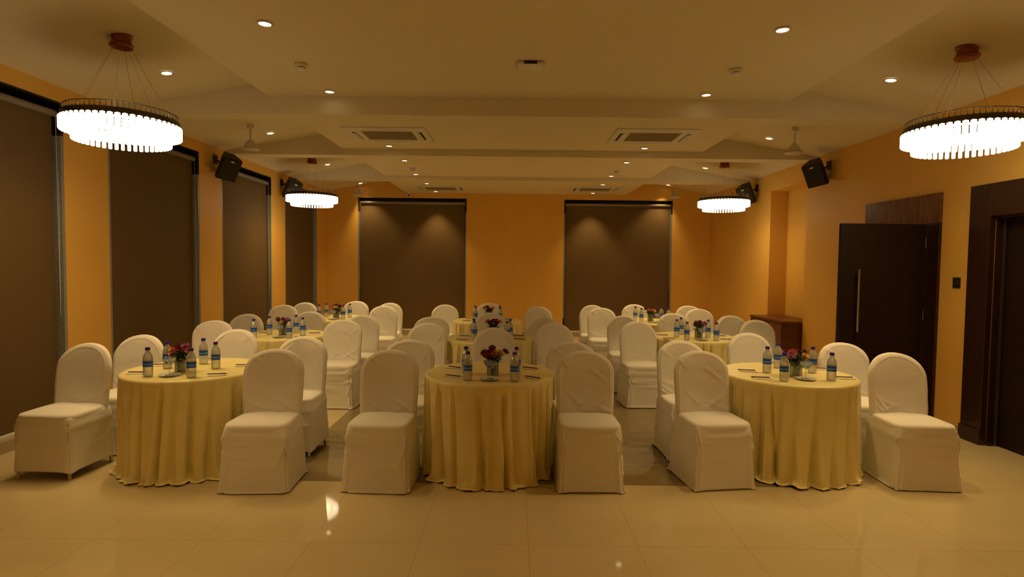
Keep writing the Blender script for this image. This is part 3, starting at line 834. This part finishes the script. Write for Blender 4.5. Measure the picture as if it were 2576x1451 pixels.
# flowers
def petal_flower(kind, colour, seed):
    """a flower head about 5 cm across made of cupped overlapping petals"""
    rnd = random.Random(seed); m = MB()
    layers = [(5,.012,75,.020),(6,.018,58,.024),(7,.022,38,.026),(8,.024,16,.027)] if kind == 'rose' else [(9,.012,65,.018),(12,.018,40,.026),(14,.020,14,.032)]
    for li, (cnt, rad, elev, ln) in enumerate(layers):
        for k in range(cnt):
            a = 2*PI*k/cnt+li*.5+rnd.uniform(-.1,.1); e = R(elev+rnd.uniform(-8,8)); w = ln*(.55 if kind == 'rose' else .26)
            vs = []
            for j in range(5):
                t = j/4; ww = w*math.sin(PI*(.12+.80*t))**.7; cup = ln*.30*t*t
                for q in (-1, -.5, 0, .5, 1):
                    px = rad*.25 + ln*t*math.cos(e)-.0*cup; pz = ln*t*math.sin(e)+cup*(.6 if elev < 50 else -.1)-ln*.22*(1-q*q)*math.sin(PI*t)*.5
                    py = ww*q
                    ca, sa = math.cos(a), math.sin(a)
                    vs.append((px*ca-py*sa, px*sa+py*ca, pz))
            fs = [(j*5+i, j*5+i+1, (j+1)*5+i+1, (j+1)*5+i) for j in range(4) for i in range(4)]
            m.add(vs, fs)
    m.lathe([(.002,-.010),(.009,-.004),(.010,.006),(.006,.016),(.001,.02)], 10)
    return m
fl_cache = {}
def flower_mesh(kind, colour):
    if (kind, colour) not in fl_cache:
        o = petal_flower(kind, colour, hash_(kind+colour)).build('flower', M[colour], smooth=True)
        col.objects.unlink(o); fl_cache[(kind, colour)] = o.data
    return fl_cache[(kind, colour)]
def hash_(s): return sum(ord(c)*(i+1) for i, c in enumerate(s))
def arrangement(x, y, flowers, seed, label):
    """flowers: (dx, dz above the vase rim, dy, kind, colour)"""
    o = empty('flower_vase', (x, y, TZ+.005), 0, label, 'flower vase', 'flower vases on the tables')
    smooth_angle(MB().lathe([(.044,0),(.046,.003),(.046,.110),(.044,.110),(.043,.006),(.002,.006)], 36).build('glass', M['vase'], o), 40)
    smooth_angle(MB().lathe([(.001,.007),(.0425,.007),(.0425,.075),(.001,.075)], 32).build('water', M['water'], o), 40)
    rnd = random.Random(seed)
    st = MB()
    for (dx, dz, dy, kd, c_) in flowers:
        b = (rnd.uniform(-.028,.028), rnd.uniform(-.028,.028), .012)
        st.tube([b, (dx*.35, dy*.35, .10), (dx*1.12, dy*1.12, .112+dz-.008)], .0018, 5)
    for k in range(10):
        a = rnd.uniform(0, 6.28); st.tube([(.03*math.cos(a+2.5), .03*math.sin(a+2.5), .01), (.030*math.cos(a), .03*math.sin(a), .105)], .002, 5)
    st.lathe([(.004,.012),(.030,.02),(.027,.05),(.031,.085),(.024,.112),(.004,.12)], 26, wob=lambda a, r, z: r*(1+.22*noise.noise(Vector((math.cos(a)*4, math.sin(a)*4, z*18+seed)))))
    st.build('stems', M['leaf'], o)
    lv = MB()
    def leaf(px, py, pz, a, e, ln, w):
        vs = []
        for j in range(5):
            t = j/4; ww = w*math.sin(PI*(.05+.92*t)); d = ln*t
            dr = -.25*ln*t*t
            for q in (-1, 0, 1):
                lx = d*math.cos(e); lz = d*math.sin(e)+dr+(.15*ww*abs(q)); ly = ww*q
                vs.append((px+lx*math.cos(a)-ly*math.sin(a), py+lx*math.sin(a)+ly*math.cos(a), pz+lz))
        lv.add(vs, [(j*3+i, j*3+i+1, (j+1)*3+i+1, (j+1)*3+i) for j in range(4) for i in range(2)])
    for k in range(150):      # collar of leaves above the rim
        a = rnd.uniform(0, 6.28); r_ = rnd.uniform(.0,.05)
        leaf(r_*math.cos(a), r_*math.sin(a), rnd.uniform(.09,.15), a+rnd.uniform(-.6,.6), R(rnd.uniform(5,65)), rnd.uniform(.03,.062), rnd.uniform(.006,.013))
    for k in range(120):      # greens packed inside the glass
        a = rnd.uniform(0, 6.28); r_ = rnd.uniform(.0,.036)
        leaf(r_*math.cos(a), r_*math.sin(a), rnd.uniform(.012,.085), rnd.uniform(0, 6.28), R(rnd.uniform(60,88)), rnd.uniform(.02,.032), rnd.uniform(.006,.011))
    for k in range(6):       # sprigs reaching past the flowers
        a = rnd.uniform(0, 6.28)
        for j in range(6):
            rr = .04+.012*j; zz = .12+.010*j
            leaf(rr*math.cos(a), rr*math.sin(a), zz, a+(.9 if j % 2 else -.9), R(20), .016, .0045)
    lv.build('foliage', M['leaf'], o, smooth=True)
    for i, (dx, dz, dy, kd, c_) in enumerate(flowers):
        f = bpy.data.objects.new('flower', flower_mesh(kd, c_)); col.objects.link(f); f.parent = o
        f.location = (dx*1.12, dy*1.12, .112+dz); s_ = rnd.uniform(.78,.98)
        f.scale = (s_, s_, s_); out = Vector((dx*5, dy*5-.45, .55)).normalized()
        f.rotation_euler = out.to_track_quat('Z', 'Y').to_euler()
        f['label'] = {'red':'red bloom','maroon':'dark maroon bloom','pink':'pink bloom','yellow':'yellow bloom','orange':'orange bloom','purple':'purple bloom','lilac':'lilac pink bloom'}[c_]
    return o

r_, d_ = 'rose', 'daisy'
TABLES = [
 dict(n='front left', c=(-2.49,4.39), v=(-2.509,4.22), p=(-2.514,4.083), ang=8,
  b=[(-2.656,4.059),(-2.705,4.37),(-2.331,4.043),(-2.536,4.575),(-2.331,4.378)], bl=['leftmost on','partly behind the blue glass on','nearest the camera, before the flowers, on','farthest back, right of the flowers, on','rightmost on'],
  q=[(-2.813,4.169),(-2.83,4.50),(-2.20,4.14),(-2.18,4.52),(-2.598,4.772)],
  f=[(-.055,.055,0,r_,'orange'),(-.012,.070,-.02,r_,'red'),(.012,.058,-.04,r_,'red'),(.058,.050,-.01,d_,'pink'),(.02,.085,.02,d_,'lilac'),(-.03,.038,-.045,r_,'pink'),(.0,.07,.05,r_,'maroon')]),
 dict(n='front centre', c=(-.184,4.38), v=(-.158,4.261), p=(-.172,4.087), ang=-28,
  b=[(-.332,4.059),(-.365,4.295),(.007,4.052),(.022,4.303)], bl=['on the left, nearer the camera, on','on the left, farther one, on','on the right, nearer the camera, on','on the right, farther one, on'],
  q=[(-.478,4.536),(-.455,4.186),(.131,4.546),(.140,4.167)],
  f=[(-.055,.052,0,d_,'maroon'),(-.02,.058,-.02,r_,'maroon'),(-.005,.088,.01,d_,'purple'),(.008,.050,-.045,r_,'pink'),(.045,.058,-.02,r_,'yellow'),(.082,.060,.02,d_,'maroon'),(.0,.06,.045,r_,'orange'),(-.04,.042,-.04,d_,'red')]),
 dict(n='front right', c=(2.18,4.49), v=(2.192,4.362), p=(2.201,4.23), ang=-10,
  b=[(2.027,4.496),(2.216,4.717),(2.01,4.172),(2.397,4.51),(2.382,4.209)], bl=['leftmost on','farthest back, left of the flowers, on','nearest the camera, left of the flowers, on','just right of the flowers on','rightmost on'],
  q=[(1.891,4.563),(1.875,4.268),(2.268,4.929),(2.57,4.68),(2.533,4.315)],
  f=[(-.05,.052,-.03,d_,'lilac'),(-.025,.066,0,d_,'pink'),(-.055,.068,.04,r_,'red'),(.050,.048,-.02,r_,'yellow'),(.035,.070,.03,r_,'maroon'),(.07,.068,.03,d_,'maroon'),(.01,.075,.04,r_,'red')]),
 dict(n='middle left', c=(-2.69,6.53), v=(-2.645,6.423), p=(-2.614,6.24), ang=10,
  b=[(-2.86,6.164),(-2.83,6.493),(-2.473,6.176),(-2.60,6.70),(-2.412,6.41)], bl=['leftmost on','second from the left on','nearest the camera, right of the flowers, on','behind the flowers on','rightmost on'],
  q=[(-2.96,6.62),(-2.36,6.63),(-2.375,6.24),(-2.62,6.92)],
  f=[(.0,.030,-.045,r_,'yellow'),(-.04,.058,0,r_,'maroon'),(.0,.070,.01,r_,'red'),(.045,.060,0,d_,'lilac'),(.035,.04,-.02,r_,'maroon'),(-.06,.07,.02,d_,'maroon')]),
 dict(n='middle centre', c=(-.282,6.47), v=(-.238,6.472), p=(-.228,6.25), ang=-10,
  b=[(-.441,6.248),(-.465,6.47),(-.079,6.248),(-.045,6.49)], bl=['on the left, nearer the camera, on','on the left, farther one, on','on the right, nearer the camera, on','on the right, farther one, on'],
  q=[(-.576,6.533),(-.572,6.20),(.052,6.62),(.055,6.30)],
  f=[(.0,.075,-.01,r_,'red'),(-.03,.055,-.03,r_,'maroon'),(.03,.050,-.03,r_,'maroon'),(.055,.065,0,d_,'pink'),(-.055,.065,0,d_,'lilac'),(.03,.07,.03,r_,'red')]),
 dict(n='middle right', c=(2.17,6.78), v=(2.162,6.588), p=(2.15,6.43), ang=-12,
  b=[(1.936,6.697),(1.975,6.43),(2.06,6.95),(2.302,6.683),(2.301,6.40)], bl=['leftmost on','nearest the camera, left of the flowers, on','farthest back, left of the flowers, on','just right of the flowers on','rightmost on'],
  q=[(1.800,6.842),(1.79,6.52),(2.447,6.50),(2.493,6.831)],
  f=[(-.04,.05,-.02,r_,'maroon'),(.0,.06,-.02,r_,'maroon'),(.035,.052,-.02,d_,'lilac'),(-.02,.066,.03,r_,'red'),(.06,.06,0,d_,'maroon'),(.02,.07,.03,r_,'maroon')]),
 dict(n='back left', c=(-2.74,8.57), v=(-2.675,8.45), p=(-2.653,8.24), ang=10,
  b=[(-2.90,8.35),(-2.88,8.62),(-2.532,8.32),(-2.521,8.62)], bl=['leftmost on','second from the left on','just right of the flowers on','rightmost on'],
  q=[(-2.95,8.80),(-2.36,8.40)],
  f=[(.0,.050,-.04,r_,'yellow'),(-.045,.068,0,d_,'lilac'),(.0,.080,.0,r_,'maroon'),(.045,.065,0,r_,'maroon'),(-.07,.062,.02,r_,'maroon'),(.06,.072,.03,d_,'pink')]),
 dict(n='back centre', c=(-.40,8.45), v=(-.387,8.499), p=(-.373,8.26), ang=-15,
  b=[(-.565,8.25),(-.592,8.50),(-.205,8.25),(-.215,8.50)], bl=['on the left, nearer the camera, on','on the left, farther one, on','on the right, nearer the camera, on','on the right, farther one, on'],
  q=[(-.690,8.60),(-.700,8.28),(-.087,8.597)],
  f=[(-.015,.075,-.01,r_,'red'),(.0,.052,-.04,r_,'maroon'),(-.05,.062,0,d_,'pink'),(.045,.055,-.02,r_,'orange'),(.02,.045,-.04,r_,'maroon'),(.06,.06,.02,r_,'yellow')]),
 dict(n='back right', c=(2.08,8.62), v=(2.070,8.55), p=(2.125,8.37), ang=-10,
  b=[(1.875,8.72),(1.904,8.43),(2.261,8.66),(2.31,8.44)], bl=['leftmost on','just left of the flowers on','just right of the flowers on','rightmost on'],
  q=[(2.03,8.27),(1.77,8.55)],
  f=[(.035,.045,-.035,r_,'yellow'),(-.035,.055,-.02,d_,'pink'),(-.01,.075,0,r_,'maroon'),(.045,.072,.02,r_,'red'),(-.06,.07,.02,r_,'maroon'),(.0,.05,-.03,d_,'lilac')]),
]
for ti, T in enumerate(TABLES):
    n_ = T['n']; cx_, cy_ = T['c']
    o = tb if ti == 0 else copy_tree(tb)
    o.location = (cx_, cy_, 0); tag(o, 'round table hidden beneath the gold cloth of the '+n_+' setting', 'table', 'round banquet tables')
    cl_ = smooth_angle(tablecloth(ti+1, cx_, cy_).build('tablecloth', M['cloth']), 60)
    cl_.location = (cx_, cy_, 0)
    tag(cl_, 'pale gold satin cloth reaching the floor over the '+n_+' round table', 'tablecloth', 'gold satin tablecloths')
    for bi, ((x, y), t) in enumerate(zip(T['b'], T['bl'])):
        place_bottle(x, y, ti*1.3+bi*2.1, 'blue capped water bottle, '+t+' the '+n_+' table', 'water bottles on the '+n_+' table')
    arrangement(T['v'][0], T['v'][1], T['f'], ti*31+5, 'glass vase of mixed flowers in the middle of the '+n_+' table')
    s_ = sauc0 if not sused[0] else sauc0.copy()
    if sused[0]: col.objects.link(s_)
    sused[0] = True
    s_.location = (T['p'][0], T['p'][1], TZ+.005); tag(s_, 'white saucer under the stemmed glass on the '+n_+' table', 'saucer', 'white saucers')
    g_ = glass0 if not gused[0] else copy_tree(glass0); gused[0] = True
    g_.scale = (1.12, 1.12, 1.12); g_.location = (T['p'][0], T['p'][1], TZ+.0108); tag(g_, 'stemmed dessert glass of blue sweets on a saucer, '+n_+' table', 'glass', 'dessert glasses of blue sweets')
    # notepads and pens, named by where they lie on the table
    for qi, (x, y) in enumerate(T['q']):
        hs = 'left' if x < cx_-.05 else ('right' if x > cx_+.05 else 'middle'); vs_ = 'near' if y < cy_ else 'far'
        pd = pad0 if not paused[0] else pad0.copy()
        if paused[0]: col.objects.link(pd)
        paused[0] = True
        a = R(T['ang']+(qi*37 % 11)-5)
        pd.location = (x+.01, y-.005, TZ+.0055); pd.rotation_euler = (0,0,a+R(8))
        where = '%s %s side of the %s table' % (vs_, hs, n_)
        tag(pd, 'small white notepad on the '+where, 'notepad', 'notepads on the '+n_+' table')
        pn = pen0 if not pused[0] else copy_tree(pen0); pused[0] = True
        pn.location = (x, y, TZ+.0133); pn.rotation_euler = (0,0,a)
        tag(pn, 'dark pen lying on the notepad at the '+where, 'pen', 'pens on the '+n_+' table')

# ------------------------------------------------------------------ world, camera, view
w = bpy.data.worlds.new('world'); scene.world = w; w.use_nodes = True
w.node_tree.nodes['Background'].inputs[0].default_value = (.02,.015,.01,1); w.node_tree.nodes['Background'].inputs[1].default_value = .3
cam = bpy.data.cameras.new('camera'); co = bpy.data.objects.new('camera', cam); col.objects.link(co)
fpx = 1420.0; cam.sensor_width = 36; cam.sensor_fit = 'HORIZONTAL'; cam.lens = fpx/2576*36
yaw, pit, rho = -6.3/fpx, -61.6/fpx, .0115
F = Vector((math.sin(yaw)*math.cos(pit), math.cos(yaw)*math.cos(pit), math.sin(pit)))
r0 = Vector((math.cos(yaw), -math.sin(yaw), 0)); u0 = r0.cross(F)
Rv = r0*math.cos(rho)+u0*math.sin(rho); Uv = u0*math.cos(rho)-r0*math.sin(rho)
co.matrix_world = Matrix(((Rv.x, Uv.x, -F.x, 0), (Rv.y, Uv.y, -F.y, 0), (Rv.z, Uv.z, -F.z, 1.58), (0,0,0,1)))
cam.clip_start = .05; cam.clip_end = 60
scene.camera = co
scene.view_settings.view_transform = 'Standard'; scene.view_settings.look = 'None'
scene.view_settings.gamma = 1; scene.view_settings.use_curve_mapping = False
scene.view_settings.exposure = -0.65
scene.cycles.use_light_tree = False; scene.cycles.max_bounces = 6; scene.cycles.diffuse_bounces = 4; scene.cycles.glossy_bounces = 3; scene.cycles.transparent_max_bounces = 12
scene.cycles.caustics_reflective = False; scene.cycles.caustics_refractive = False
